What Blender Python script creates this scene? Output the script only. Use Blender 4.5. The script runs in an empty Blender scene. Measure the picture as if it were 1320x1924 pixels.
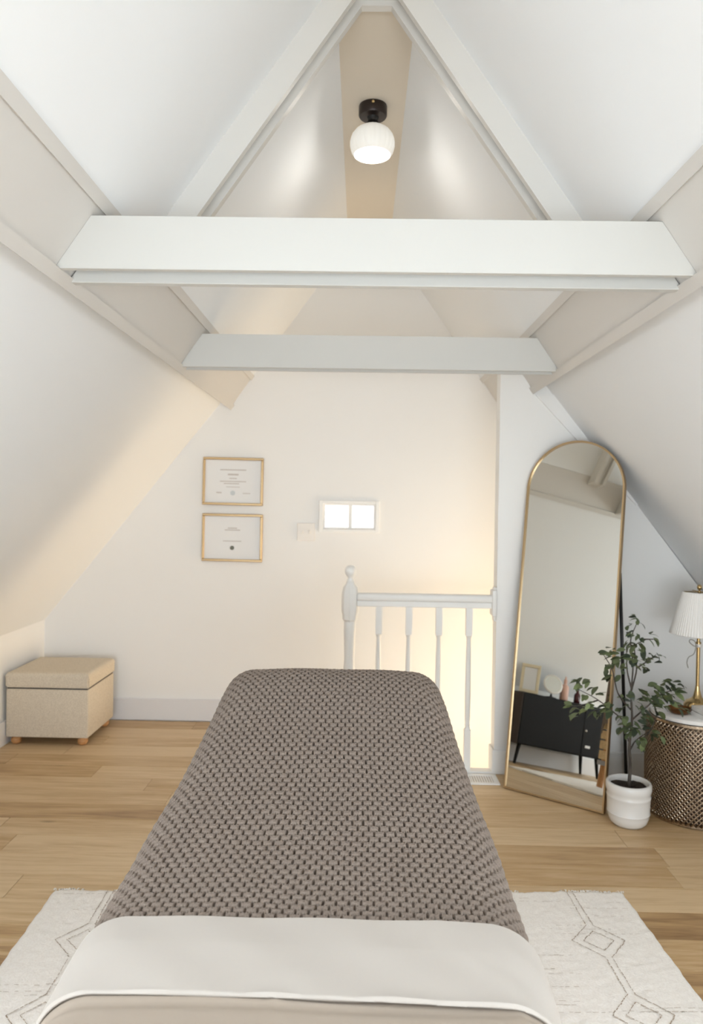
import bpy, bmesh, math, random
import numpy as np
from mathutils import Vector, Matrix

S = bpy.context.scene
COL = S.collection
random.seed(7)
rng = np.random.default_rng(7)
R = math.radians

# ------------------------------------------------------------------ camera
CAM_Z = 1.43
YAW, PITCH, ROLL = R(0.697), R(-0.592), R(0.9)
fw = Vector((-math.sin(YAW) * math.cos(PITCH), math.cos(YAW) * math.cos(PITCH), math.sin(PITCH)))
rt = fw.cross(Vector((0, 0, 1))).normalized()
up = rt.cross(fw)
cx_ = rt * math.cos(ROLL) + up * math.sin(ROLL)
cy_ = up * math.cos(ROLL) - rt * math.sin(ROLL)
cam = bpy.data.cameras.new('camera')
cam.sensor_fit = 'HORIZONTAL'
cam.sensor_width = 36.0
cam.lens = 1380 / 1320 * 36.0
cam.clip_start = 0.02
cam.dof.use_dof = True
cam.dof.focus_distance = 1.75
cam.dof.aperture_fstop = 7.0
camo = bpy.data.objects.new('camera', cam)
COL.objects.link(camo)
M4 = Matrix((cx_, cy_, -fw)).transposed().to_4x4()
M4.translation = Vector((0, 0, CAM_Z))
camo.matrix_world = M4
S.camera = camo

# ------------------------------------------------------------------ world, lights, exposure
S.view_settings.view_transform = 'Standard'
S.view_settings.look = 'None'
S.view_settings.gamma = 1.0
S.view_settings.use_curve_mapping = False
S.view_settings.exposure = 0.0

W = bpy.data.worlds.new('sky')
S.world = W
W.use_nodes = True
W.node_tree.nodes['Background'].inputs[0].default_value = (0.85, 0.93, 1.0, 1)
W.node_tree.nodes['Background'].inputs[1].default_value = 10.8


def area(name, loc, direction, sx, sy, power, color):
    l = bpy.data.lights.new(name, 'AREA')
    l.shape = 'RECTANGLE'
    l.size, l.size_y = sx, sy
    l.energy = power
    l.color = color
    o = bpy.data.objects.new(name, l)
    COL.objects.link(o)
    o.location = loc
    o.rotation_euler = Vector(direction).to_track_quat('-Z', 'Y').to_euler()
    return o


def point(name, loc, radius, power, color):
    l = bpy.data.lights.new(name, 'POINT')
    l.shadow_soft_size = radius
    l.energy = power
    l.color = color
    o = bpy.data.objects.new(name, l)
    COL.objects.link(o)
    o.location = loc
    return o


# daylight is the sky itself, entering by an assumed gable window and two added roof windows: portals guide its sampling
for nm, loc, dr, sx, sy in (('gable_portal', (0.05, -1.93, 0.77), (0, 1, 0), 2.9, 1.46),
                            ('right_roof_portal', (1.660, 0.62, 1.352), (-0.784, 0, -0.620), 1.10, 0.93),
                            ('left_roof_portal', (-1.604, 0.62, 1.352), (0.784, 0, -0.620), 1.10, 0.93)):
    p = area(nm, loc, dr, sx, sy, 1.0, (1, 1, 1))
    p.data.cycles.is_portal = True
# warm lamp assumed in the stairwell, unseen behind the partition
point('assumed_stair_light', (1.35, 4.18, 1.45), 0.14, 1.7, (1.0, 0.93, 0.82))
# unseen upward fill in the stairwell, added to brighten the upper back
area('stairwell_fill_light', (0.75, 4.36, -2.55), (0, 0, 1), 1.3, 0.7, 13, (1.0, 0.90, 0.74))
# assumed warm light, no window, added low at the right end of the stairwell
landing = area('assumed_landing_light', (2.02, 4.36, 0.10), (-1, 0, 0.30), 0.7, 1.1, 21, (1.0, 0.77, 0.50))
landing.data.spread = R(110)

# ------------------------------------------------------------------ materials


def lin(c):
    def f(v):
        v /= 255.0
        return v / 12.92 if v <= 0.04045 else ((v + 0.055) / 1.055) ** 2.4
    return (f(c[0]), f(c[1]), f(c[2]), 1)


def new_mat(name, srgb, rough=0.6, metal=0.0, spec=0.5):
    m = bpy.data.materials.new(name)
    m.use_nodes = True
    b = m.node_tree.nodes['Principled BSDF']
    b.inputs['Base Color'].default_value = lin(srgb)
    b.inputs['Roughness'].default_value = rough
    b.inputs['Metallic'].default_value = metal
    b.inputs['Specular IOR Level'].default_value = spec
    return m


def nd(m, t, **kw):
    n = m.node_tree.nodes.new(t)
    for k, v in kw.items():
        setattr(n, k, v)
    return n


def lk(m, a, b):
    m.node_tree.links.new(a, b)


def add_noise(m, scale=40, bump=0.1, dist=0.002, c2=None, detail=4, stretch=(1, 1, 1), coord='Object', lo=0.35, hi=0.65):
    nt = m.node_tree
    b = nt.nodes['Principled BSDF']
    tc = nd(m, 'ShaderNodeTexCoord')
    mp = nd(m, 'ShaderNodeMapping')
    mp.inputs['Scale'].default_value = stretch
    lk(m, tc.outputs[coord], mp.inputs[0])
    n = nd(m, 'ShaderNodeTexNoise')
    n.inputs['Scale'].default_value = scale
    n.inputs['Detail'].default_value = detail
    lk(m, mp.outputs[0], n.inputs['Vector'])
    if bump:
        bp = nd(m, 'ShaderNodeBump')
        bp.inputs['Strength'].default_value = bump
        bp.inputs['Distance'].default_value = dist
        lk(m, n.outputs[0], bp.inputs['Height'])
        lk(m, bp.outputs[0], b.inputs['Normal'])
    if c2 is not None:
        r = nd(m, 'ShaderNodeValToRGB')
        r.color_ramp.elements[0].position = lo
        r.color_ramp.elements[1].position = hi
        r.color_ramp.elements[0].color = b.inputs['Base Color'].default_value[:]
        r.color_ramp.elements[1].color = lin(c2)
        lk(m, n.outputs[0], r.inputs[0])
        lk(m, r.outputs[0], b.inputs['Base Color'])
    return m


m_wall = add_noise(new_mat('wall_paint', (244, 243, 241), 0.75, spec=0.3), 220, 0.06, 0.001)
m_ceil = add_noise(new_mat('ceiling_paint', (243, 244, 244), 0.8, spec=0.25), 220, 0.06, 0.001)
m_trim = add_noise(new_mat('greige_trim_paint', (216, 212, 206), 0.45), 60, 0.03, 0.001)
m_ridge = add_noise(new_mat('shaded_ridge_cream', (228, 218, 202), 0.75, spec=0.25), 220, 0.06, 0.001)  # warm shade of the flat strip is put into this cream
m_rafter = add_noise(new_mat('pale_greige_rafter_paint', (221, 218, 212), 0.45), 60, 0.03, 0.001)
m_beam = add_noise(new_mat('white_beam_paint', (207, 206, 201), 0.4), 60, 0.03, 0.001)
m_white = add_noise(new_mat('white_woodwork_paint', (242, 241, 238), 0.4), 60, 0.03, 0.001)
m_base = add_noise(new_mat('baseboard_paint', (230, 229, 230), 0.45), 60, 0.03, 0.001)
m_gold = add_noise(new_mat('brushed_gold', (190, 164, 126), 0.4, 1.0), 90, 0.04, 0.001)
m_brass = add_noise(new_mat('polished_brass', (198, 172, 124), 0.22, 1.0), 90, 0.03, 0.001)
m_brassdark = add_noise(new_mat('aged_brass', (120, 84, 52), 0.3, 1.0), 60, 0.05, 0.001)
m_lattice = add_noise(new_mat('antique_gold_wire', (204, 188, 166), 0.28, 1.0), 120, 0.08, 0.001, c2=(156, 136, 116))
m_inner_shade = add_noise(new_mat('dark_inner_shade', (70, 57, 48), 0.5, 0.6), 80, 0.1, 0.001, c2=(92, 72, 56))  # dark brown standing in for shade inside the open lattice
m_cabside = add_noise(new_mat('warm_lit_cabinet_end', (64, 52, 46), 0.5, spec=0.3), 30, 0.05, 0.001)  # end of the black sideboard: warm light on it put into the brown
m_black = add_noise(new_mat('black_metal', (20, 18, 18), 0.35, 0.0), 60, 0.03, 0.001)
m_bronze = add_noise(new_mat('dark_bronze', (48, 38, 34), 0.35, 0.4), 60, 0.03, 0.001)
m_mirror = new_mat('mirror_silver', (222, 221, 214), 0.0, 1.0)
m_cabinet = add_noise(new_mat('black_lacquered_wood', (13, 12, 12), 0.5, spec=0.2), 30, 0.05, 0.001, c2=(18, 17, 16), stretch=(1, 1, 8))
m_porc = add_noise(new_mat('glazed_white_ceramic', (226, 224, 220), 0.25), 14, 0.04, 0.002)
m_soil = add_noise(new_mat('dark_soil', (30, 24, 20), 0.95), 120, 0.9, 0.01, c2=(60, 48, 38))
m_bark = add_noise(new_mat('grey_bark', (92, 84, 76), 0.8), 90, 0.5, 0.003, c2=(60, 54, 48), stretch=(1, 1, 0.2))
m_marble = add_noise(new_mat('white_marble', (236, 233, 229), 0.2), 6, 0, 0, c2=(214, 208, 203), detail=8, lo=0.5, hi=0.75)
m_paper = add_noise(new_mat('white_paper', (236, 236, 236), 0.6), 90, 0.03, 0.0005)
m_ink = add_noise(new_mat('pale_grey_ink', (196, 190, 186), 0.7), 90, 0.0, 0, c2=(206, 200, 196))
m_seal = add_noise(new_mat('dark_green_seal', (92, 96, 88), 0.6), 200, 0.2, 0.0005, c2=(120, 122, 112))
m_seal2 = add_noise(new_mat('pale_blue_seal', (206, 212, 214), 0.6), 200, 0.2, 0.0005)
m_dark = new_mat('dark_gap', (60, 56, 54), 0.8)
m_wood = add_noise(new_mat('honey_beech_wood', (206, 156, 104), 0.45), 24, 0.08, 0.001, c2=(180, 126, 78), stretch=(1, 1, 8))
m_orange = add_noise(new_mat('orange_pine_wood', (190, 136, 80), 0.45), 24, 0.08, 0.001, c2=(160, 108, 60), stretch=(8, 8, 1))
m_pink = add_noise(new_mat('blush_ceramic', (222, 178, 160), 0.45), 40, 0.05, 0.001)
m_maroon = add_noise(new_mat('maroon_glass', (70, 26, 30), 0.15), 40, 0.02, 0.001)
m_cream = add_noise(new_mat('cream_wood', (232, 218, 186), 0.5), 40, 0.06, 0.001)
m_wicker = add_noise(new_mat('pale_straw', (222, 196, 152), 0.7), 180, 0.6, 0.004, c2=(190, 160, 116))
m_greyledge = add_noise(new_mat('grey_stone', (150, 148, 150), 0.5), 60, 0.1, 0.001)
m_linen = add_noise(new_mat('oatmeal_linen', (228, 216, 196), 0.9, spec=0.2), 260, 0.5, 0.002, c2=(202, 188, 168))
m_vinyl = add_noise(new_mat('cream_vinyl', (196, 186, 172), 0.5), 150, 0.2, 0.001)
m_ribbon = add_noise(new_mat('grey_ribbon', (150, 144, 134), 0.6), 90, 0.05, 0.001)
m_cloth = add_noise(new_mat('beige_cotton_sheet', (198, 191, 183), 0.85, spec=0.2), 700, 0.12, 0.001)
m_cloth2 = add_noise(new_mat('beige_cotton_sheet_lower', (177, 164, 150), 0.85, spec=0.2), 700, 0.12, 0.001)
m_knit = add_noise(new_mat('taupe_knit_yarn', (146, 134, 124), 0.95, spec=0.15), 420, 0.5, 0.002, c2=(136, 123, 113))
m_rug = add_noise(new_mat('ivory_wool', (245, 240, 233), 0.95, spec=0.1), 160, 0.35, 0.003, c2=(238, 232, 224))
m_rugline = add_noise(new_mat('brown_wool', (166, 150, 134), 0.95, spec=0.1), 160, 0.6, 0.004, c2=(190, 174, 158))
m_rugfaint = add_noise(new_mat('faint_taupe_wool', (196, 184, 170), 0.95, spec=0.1), 160, 0.6, 0.004, c2=(214, 204, 194))
m_shade = add_noise(new_mat('white_pleated_fabric', (238, 236, 232), 0.85, spec=0.2), 200, 0.1, 0.001)
m_plastic = add_noise(new_mat('white_plastic', (236, 230, 222), 0.35), 60, 0.02, 0.001)
m_vent = add_noise(new_mat('vent_grille', (196, 190, 182), 0.5), 60, 0.02, 0.001)

# leaf, with darker and lighter plants' leaves by a property of the object
m_leaf = new_mat('green_leaf', (70, 88, 58), 0.5)
at = nd(m_leaf, 'ShaderNodeAttribute', attribute_type='OBJECT', attribute_name='tone')
rp = nd(m_leaf, 'ShaderNodeValToRGB')
rp.color_ramp.elements[0].color = lin((44, 56, 42))
rp.color_ramp.elements[1].color = lin((128, 142, 92))
lk(m_leaf, at.outputs['Fac'], rp.inputs[0])
lk(m_leaf, rp.outputs[0], m_leaf.node_tree.nodes['Principled BSDF'].inputs['Base Color'])
m_leaf.node_tree.nodes['Principled BSDF'].inputs['Subsurface Weight'].default_value = 0.0

# oak plank, tone and grain shift per plank
m_oak = new_mat('oak_plank', (190, 150, 105), 0.42, spec=0.4)
tc = nd(m_oak, 'ShaderNodeTexCoord')
at = nd(m_oak, 'ShaderNodeAttribute', attribute_type='OBJECT', attribute_name='tone')
sh = nd(m_oak, 'ShaderNodeAttribute', attribute_type='OBJECT', attribute_name='shift')
ad = nd(m_oak, 'ShaderNodeVectorMath', operation='ADD')
lk(m_oak, tc.outputs['Object'], ad.inputs[0])
lk(m_oak, sh.outputs['Vector'], ad.inputs[1])
mp = nd(m_oak, 'ShaderNodeMapping')
mp.inputs['Scale'].default_value = (1.0, 13.0, 1.0)
lk(m_oak, ad.outputs[0], mp.inputs[0])
n1 = nd(m_oak, 'ShaderNodeTexNoise')
n1.inputs['Scale'].default_value = 2.2
n1.inputs['Detail'].default_value = 6
n1.inputs['Distortion'].default_value = 0.6
lk(m_oak, mp.outputs[0], n1.inputs['Vector'])
n2 = nd(m_oak, 'ShaderNodeTexNoise')
n2.inputs['Scale'].default_value = 14
n2.inputs['Detail'].default_value = 5
lk(m_oak, mp.outputs[0], n2.inputs['Vector'])
mx = nd(m_oak, 'ShaderNodeMath', operation='MULTIPLY_ADD')
mx.inputs[1].default_value = 0.35
lk(m_oak, n2.outputs[0], mx.inputs[0])
lk(m_oak, n1.outputs[0], mx.inputs[2])
m2 = nd(m_oak, 'ShaderNodeMath', operation='MULTIPLY_ADD')
m2.inputs[1].default_value = 1.2
lk(m_oak, at.outputs['Fac'], m2.inputs[0])
lk(m_oak, mx.outputs[0], m2.inputs[2])
rp = nd(m_oak, 'ShaderNodeValToRGB')
e = rp.color_ramp.elements
e[0].position, e[0].color = 0.40, lin((138, 105, 70))
e[1].position, e[1].color = 0.84, lin((216, 189, 150))
k = e.new(0.62)
k.color = lin((190, 157, 113))
m3_ = nd(m_oak, 'ShaderNodeMath', operation='MULTIPLY')
m3_.inputs[1].default_value = 0.56
lk(m_oak, m2.outputs[0], m3_.inputs[0])
lk(m_oak, m3_.outputs[0], rp.inputs[0])
# knots
vo = nd(m_oak, 'ShaderNodeTexVoronoi')
vo.inputs['Scale'].default_value = 1.9
mp2 = nd(m_oak, 'ShaderNodeMapping')
mp2.inputs['Scale'].default_value = (1.0, 3.2, 1.0)
lk(m_oak, ad.outputs[0], mp2.inputs[0])
lk(m_oak, mp2.outputs[0], vo.inputs['Vector'])
kr = nd(m_oak, 'ShaderNodeMapRange')
kr.inputs['From Min'].default_value = 0.015
kr.inputs['From Max'].default_value = 0.085
kr.inputs['To Min'].default_value = 0.55
kr.inputs['To Max'].default_value = 1.0
lk(m_oak, vo.outputs['Distance'], kr.inputs[0])
mm = nd(m_oak, 'ShaderNodeMix', data_type='RGBA', blend_type='MULTIPLY')
mm.inputs[0].default_value = 1.0
lk(m_oak, rp.outputs[0], mm.inputs[6])
cmb = nd(m_oak, 'ShaderNodeCombineColor')
for i in range(3):
    lk(m_oak, kr.outputs[0], cmb.inputs[i])
lk(m_oak, cmb.outputs[0], mm.inputs[7])
lk(m_oak, mm.outputs[2], m_oak.node_tree.nodes['Principled BSDF'].inputs['Base Color'])
bp = nd(m_oak, 'ShaderNodeBump')
bp.inputs['Strength'].default_value = 0.12
bp.inputs['Distance'].default_value = 0.001
lk(m_oak, n2.outputs[0], bp.inputs['Height'])
lk(m_oak, bp.outputs[0], m_oak.node_tree.nodes['Principled BSDF'].inputs['Normal'])

# window pane: thin clear glass
m_glass = bpy.data.materials.new('window_glass')
m_glass.use_nodes = True
nt = m_glass.node_tree
nt.nodes.remove(nt.nodes['Principled BSDF'])
tr = nd(m_glass, 'ShaderNodeBsdfTransparent')
gl = nd(m_glass, 'ShaderNodeBsdfGlossy')
gl.inputs['Roughness'].default_value = 0.02
fr = nd(m_glass, 'ShaderNodeFresnel')
fr.inputs['IOR'].default_value = 1.25
ms = nd(m_glass, 'ShaderNodeMixShader')
lk(m_glass, fr.outputs[0], ms.inputs[0])
lk(m_glass, tr.outputs[0], ms.inputs[1])
lk(m_glass, gl.outputs[0], ms.inputs[2])
lk(m_glass, ms.outputs[0], nt.nodes['Material Output'].inputs[0])


m_dimpane = bpy.data.materials.new('dimmed_pane')  # pane of the small window, tint added to dim the sky behind
m_dimpane.use_nodes = True
nt = m_dimpane.node_tree
nt.nodes.remove(nt.nodes['Principled BSDF'])
tr = nd(m_dimpane, 'ShaderNodeBsdfTransparent')
tr.inputs[0].default_value = (0.40, 0.37, 0.345, 1)
lk(m_dimpane, tr.outputs[0], nt.nodes['Material Output'].inputs[0])


def emit_mat(name, srgb, base, strength):
    m = new_mat(name, base, 0.4)
    b = m.node_tree.nodes['Principled BSDF']
    b.inputs['Emission Color'].default_value = lin(srgb)
    b.inputs['Emission Strength'].default_value = strength
    return m


m_globe = emit_mat('lit_opal_glass', (255, 250, 240), (240, 238, 232), 0.28)
m_bulb = emit_mat('lit_bulb', (255, 240, 215), (255, 250, 240), 6.0)

# ------------------------------------------------------------------ mesh helpers


def link(name, bm, mat, parent=None, smooth=False, auto=None):
    me = bpy.data.meshes.new(name)
    bmesh.ops.recalc_face_normals(bm, faces=bm.faces[:])
    bm.to_mesh(me)
    bm.free()
    o = bpy.data.objects.new(name, me)
    me.materials.append(mat)
    if smooth:
        for p in me.polygons:
            p.use_smooth = True
        if auto is not None:
            try:
                me.set_sharp_from_angle(angle=R(auto))
            except Exception:
                pass
    COL.objects.link(o)
    if parent is not None:
        o.parent = parent
    return o


def empty(name, loc=(0, 0, 0), rz=0.0):
    o = bpy.data.objects.new(name, None)
    o.empty_display_size = 0.1
    COL.objects.link(o)
    o.location = loc
    o.rotation_euler = (0, 0, rz)
    return o


def tag(o, label=None, cat=None, group=None, kind=None):
    if label:
        o['label'] = label
    if cat:
        o['category'] = cat
    if group:
        o['group'] = group
    if kind:
        o['kind'] = kind
    return o


def box(bm, x0, x1, y0, y1, z0, z1, bev=0.0, seg=1):
    vs = [bm.verts.new((x, y, z)) for x in (x0, x1) for y in (y0, y1) for z in (z0, z1)]
    q = [(0, 1, 3, 2), (4, 6, 7, 5), (0, 4, 5, 1), (2, 3, 7, 6), (0, 2, 6, 4), (1, 5, 7, 3)]
    fs = [bm.faces.new([vs[i] for i in f]) for f in q]
    if bev:
        bmesh.ops.recalc_face_normals(bm, faces=fs)
        es = {e for f in fs for e in f.edges}
        bmesh.ops.bevel(bm, geom=list(es), offset=bev, segments=seg, profile=0.5, affect='EDGES')
    return bm


def boxes(*args, bev=0.0, seg=1):
    bm = bmesh.new()
    for a in args:
        box(bm, *a, bev=bev, seg=seg)
    return bm


def prism(bm, poly, y0, y1, bev=0.0):
    """polygon in (x, z) extruded along y"""
    a = [bm.verts.new((p[0], y0, p[1])) for p in poly]
    b = [bm.verts.new((p[0], y1, p[1])) for p in poly]
    fs = [bm.faces.new(a), bm.faces.new(b[::-1])]
    n = len(poly)
    for i in range(n):
        fs.append(bm.faces.new((a[i], b[i], b[(i + 1) % n], a[(i + 1) % n])))
    if bev:
        bmesh.ops.recalc_face_normals(bm, faces=fs)
        es = {e for f in fs for e in f.edges}
        bmesh.ops.bevel(bm, geom=list(es), offset=bev, segments=1, affect='EDGES')
    return bm


def lathe(bm, prof, n=32, c=(0, 0, 0), close=True, rfun=None):
    rings = []
    for r, z in prof:
        ring = []
        for i in range(n):
            t = 2 * math.pi * i / n
            rr = r * (rfun(t, z) if rfun else 1)
            ring.append(bm.verts.new((c[0] + rr * math.cos(t), c[1] + rr * math.sin(t), c[2] + z)))
        rings.append(ring)
    for a, b in zip(rings, rings[1:]):
        for i in range(n):
            bm.faces.new((a[i], a[(i + 1) % n], b[(i + 1) % n], b[i]))
    if close:
        if prof[0][0] > 1e-5:
            bm.faces.new(rings[0][::-1])
        if prof[-1][0] > 1e-5:
            bm.faces.new(rings[-1])
    return bm


def tube(bm, pts, r, n=8, taper=None, flat=1.0):
    pts = [Vector(p) for p in pts]
    rings = []
    prev = None
    for i, p in enumerate(pts):
        d = (pts[min(i + 1, len(pts) - 1)] - pts[max(i - 1, 0)]).normalized()
        if prev is None:
            a = d.orthogonal().normalized()
        else:
            a = (prev - d * prev.dot(d)).normalized()
        prev = a
        b = d.cross(a)
        rr = r if taper is None else r + (taper - r) * i / (len(pts) - 1)
        rings.append([bm.verts.new(p + a * math.cos(2 * math.pi * k / n) * rr + b * math.sin(2 * math.pi * k / n) * rr * flat) for k in range(n)])
    for a, b in zip(rings, rings[1:]):
        for k in range(n):
            bm.faces.new((a[k], a[(k + 1) % n], b[(k + 1) % n], b[k]))
    bm.faces.new(rings[0][::-1])
    bm.faces.new(rings[-1])
    return bm


def curve_pts(ctrl, n=16):
    """Catmull-Rom through control points"""
    P = [Vector(c) for c in ctrl]
    P = [2 * P[0] - P[1]] + P + [2 * P[-1] - P[-2]]
    out = []
    for i in range(1, len(P) - 2):
        for k in range(n):
            t = k / n
            a, b, c, d = P[i - 1], P[i], P[i + 1], P[i + 2]
            out.append(0.5 * ((2 * b) + (c - a) * t + (2 * a - 5 * b + 4 * c - d) * t * t + (3 * b - a - 3 * c + d) * t ** 3))
    out.append(P[-2])
    return out


def grid_mesh(name, X, Y, Z, mat, parent=None, smooth=True):
    """numpy grids (n, m) to one mesh"""
    n, m = X.shape
    co = np.stack([X, Y, Z], -1).reshape(-1, 3).astype(np.float32)
    i = np.arange(n * m).reshape(n, m)
    f = np.stack([i[:-1, :-1], i[:-1, 1:], i[1:, 1:], i[1:, :-1]], -1).reshape(-1, 4)
    me = bpy.data.meshes.new(name)
    me.vertices.add(len(co))
    me.vertices.foreach_set('co', co.ravel())
    me.loops.add(f.size)
    me.loops.foreach_set('vertex_index', f.ravel().astype(np.int32))
    me.polygons.add(len(f))
    me.polygons.foreach_set('loop_start', (np.arange(len(f)) * 4).astype(np.int32))
    me.polygons.foreach_set('loop_total', np.full(len(f), 4, np.int32))
    if smooth:
        me.polygons.foreach_set('use_smooth', np.ones(len(f), bool))
    me.update(calc_edges=True)
    me.materials.append(mat)
    o = bpy.data.objects.new(name, me)
    COL.objects.link(o)
    if parent is not None:
        o.parent = parent
    return o


# ------------------------------------------------------------------ room shell
XC = 0.028                 # the ridge runs above this x
Y_FRONT, Y_BACK = -1.80, 4.78
Y_PART = 3.93              # face of the partition wall
X_PART = 0.735             # free edge of the partition wall
X_NEWEL = -0.03
KNEE = 2.085               # half width between the knee walls
Z_RIDGE = 3.118
S_UP = 1.42                # rise of the upper slopes
S_LO = 1.264               # rise of the lower slopes


def off_up(z):
    return 0.1334 + (Z_RIDGE - z) / S_UP


def off_lo(z):
    return 0.97 + (2.051 - z) / S_LO


def off_face(z):
    return 0.888 - (z - 2.042) / 1.454


Z_KNEE = 2.051 - (KNEE - 0.97) * S_LO


def mx(s, poly):
    return [(XC + s * p[0], p[1]) for p in poly]


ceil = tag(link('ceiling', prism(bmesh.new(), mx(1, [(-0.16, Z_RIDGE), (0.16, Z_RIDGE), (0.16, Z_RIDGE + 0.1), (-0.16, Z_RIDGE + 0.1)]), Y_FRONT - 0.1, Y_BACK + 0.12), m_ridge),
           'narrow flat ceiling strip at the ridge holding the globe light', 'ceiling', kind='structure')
for s in (-1, 1):
    zb = 2.20
    link('slope_panel', prism(bmesh.new(), mx(s, [(off_up(Z_RIDGE), Z_RIDGE), (off_up(zb), zb), (off_up(zb) + 0.1, zb + 0.05), (off_up(Z_RIDGE) + 0.06, Z_RIDGE + 0.12)]), Y_FRONT - 0.1, Y_BACK + 0.12), m_ceil, ceil)
    for zh, zl, ya, yb in ((2.12, 1.66, Y_FRONT - 0.1, Y_BACK + 0.12), (0.94, Z_KNEE, Y_FRONT - 0.1, Y_BACK + 0.12), (1.66, 0.94, Y_FRONT - 0.1, 0.07), (1.66, 0.94, 1.17, Y_BACK + 0.12)):
        link('slope_panel', prism(bmesh.new(), mx(s, [(off_lo(zh), zh), (off_lo(zl), zl), (off_lo(zl) + 0.1, zl + 0.03), (off_lo(zh) + 0.1, zh + 0.03)]), ya, yb), m_ceil, ceil)
for s, nm, lb in ((-1, 'wall_left', 'low white knee wall under the left roof slope'), (1, 'wall_right', 'low white knee wall under the right roof slope')):
    x0, x1 = sorted((XC + s * KNEE, XC + s * (KNEE + 0.1)))
    tag(link(nm, boxes((x0, x1, Y_FRONT - 0.1, Y_BACK + 0.12, -0.25, Z_KNEE + 0.03)), m_wall), lb, 'wall', kind='structure')

WX0, WX1, WZ0, WZ1 = -0.243, 0.098, 1.268, 1.432      # small window in the back wall
wb = boxes((-2.25, WX0, Y_BACK, Y_BACK + 0.14, -2.75, 3.25), (WX1, 2.35, Y_BACK, Y_BACK + 0.14, -2.75, 3.25),
           (WX0, WX1, Y_BACK, Y_BACK + 0.14, -2.75, WZ0), (WX0, WX1, Y_BACK, Y_BACK + 0.14, WZ1, 3.25))
tag(link('wall_back', wb, m_wall), 'tall cream back wall with two frames and a small window', 'wall', kind='structure')

GX0, GX1, GZ0, GZ1 = -1.35, 1.45, 0.08, 1.46           # assumed unseen gable window behind the camera, kept low to spare the beam
wf = boxes((-2.25, GX0, Y_FRONT - 0.12, Y_FRONT, -0.25, 3.25), (GX1, 2.35, Y_FRONT - 0.12, Y_FRONT, -0.25, 3.25),
           (GX0, GX1, Y_FRONT - 0.12, Y_FRONT, -0.25, GZ0), (GX0, GX1, Y_FRONT - 0.12, Y_FRONT, GZ1, 3.25))
tag(link('wall_front', wf, m_wall), 'white gable wall behind the camera', 'wall', kind='structure')
w2 = tag(empty('window_2', (0.05, Y_FRONT, GZ0)), 'assumed wide low gable window behind the camera', 'window', kind='structure')
bm = bmesh.new()
a, b, c, d = GX0 - 0.05, GX1 - 0.05, 0.0, GZ1 - GZ0
for q in ((a, a + 0.06, c, d), (b - 0.06, b, c, d), (a + 0.06, b - 0.06, c, c + 0.06), (a + 0.06, b - 0.06, d - 0.06, d)):
    box(bm, q[0], q[1], -0.09, -0.03, q[2], q[3])
link('window_frame', bm, m_white, w2)
link('mullion', boxes((-0.025, 0.025, -0.085, -0.035, 0.06, d - 0.06)), m_white, w2)
for q in ((a + 0.06, -0.025), (0.025, b - 0.06)):
    link('pane', boxes((q[0], q[1], -0.063, -0.057, 0.06, d - 0.06)), m_glass, w2)

for i, s_ in ((3, 1), (4, -1)):  # unseen roof windows, added to even out the daylight on the slopes
    w3 = tag(empty('window_%d' % i, (XC + s_ * off_lo(1.30), 0.62, 1.30)), 'unseen roof window added in the %s slope beside the camera' % ('right' if s_ > 0 else 'left'), 'window', kind='structure')
    th = math.atan(S_LO)
    w3.rotation_euler = (0, s_ * (math.pi / 2 - th), 0)
    hl = 0.36 / math.sin(th)
    bm = bmesh.new()
    for q in ((-0.55, -0.49, -hl, hl), (0.49, 0.55, -hl, hl), (-0.49, 0.49, -hl, -hl + 0.06), (-0.49, 0.49, hl - 0.06, hl)):
        box(bm, s_ * 0.03 - 0.025, s_ * 0.03 + 0.025, q[0], q[1], q[2], q[3])
    link('window_frame', bm, m_white, w3)
    link('pane', boxes((s_ * 0.05 - 0.003, s_ * 0.05 + 0.003, -0.49, 0.49, -hl + 0.06, hl - 0.06)), m_glass, w3)

# partition wall on the right, with its baseboard and the batten under the slope
bm = prism(bmesh.new(), [(X_PART, 0), (2.10, 0), (2.10, Z_KNEE), (XC + off_lo(2.1) + 0.01, 2.1), (X_PART, 2.33)], Y_PART, Y_PART + 0.1)
tag(link('wall_partition', bm, m_white), 'pale partition wall behind the arched mirror, beside the stairs', 'wall', kind='structure')
bm = bmesh.new()
box(bm, X_PART - 0.012, 2.08, Y_PART - 0.014, Y_PART, 0, 0.13, 0.003)
box(bm, X_PART - 0.012, X_PART, Y_PART, Y_PART + 0.1, 0, 0.13, 0.003)
tag(link('baseboard_right', bm, m_white), 'white baseboard of the partition wall', 'baseboard', kind='structure')
p0, p1 = (XC + off_lo(2.03), 2.03), (XC + off_lo(1.45), 1.45)
bm = prism(bmesh.new(), [p0, p1, (p1[0] - 0.012, p1[1]), (p0[0] - 0.095, p0[1])], Y_PART - 0.012, Y_PART)
tag(link('trim_5', bm, m_white), 'sloping white batten where the partition meets the roof slope', 'trim', kind='structure')
tag(link('baseboard_back', boxes((XC - KNEE, X_NEWEL - 0.02, Y_BACK - 0.016, Y_BACK, 0, 0.142), bev=0.003), m_base), 'white baseboard along the back wall', 'baseboard', kind='structure')
for s, nm in ((-1, 'baseboard_left'), (1, 'baseboard_far_right')):
    x0, x1 = sorted((XC + s * KNEE, XC + s * (KNEE - 0.016)))
    tag(link(nm, boxes((x0, x1, Y_FRONT, (Y_BACK - 0.016) if s < 0 else Y_PART - 0.014, 0, 0.142), bev=0.003), m_base), 'white baseboard along the %s knee wall' % ('left' if s < 0 else 'right'), 'baseboard', kind='structure')

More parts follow.
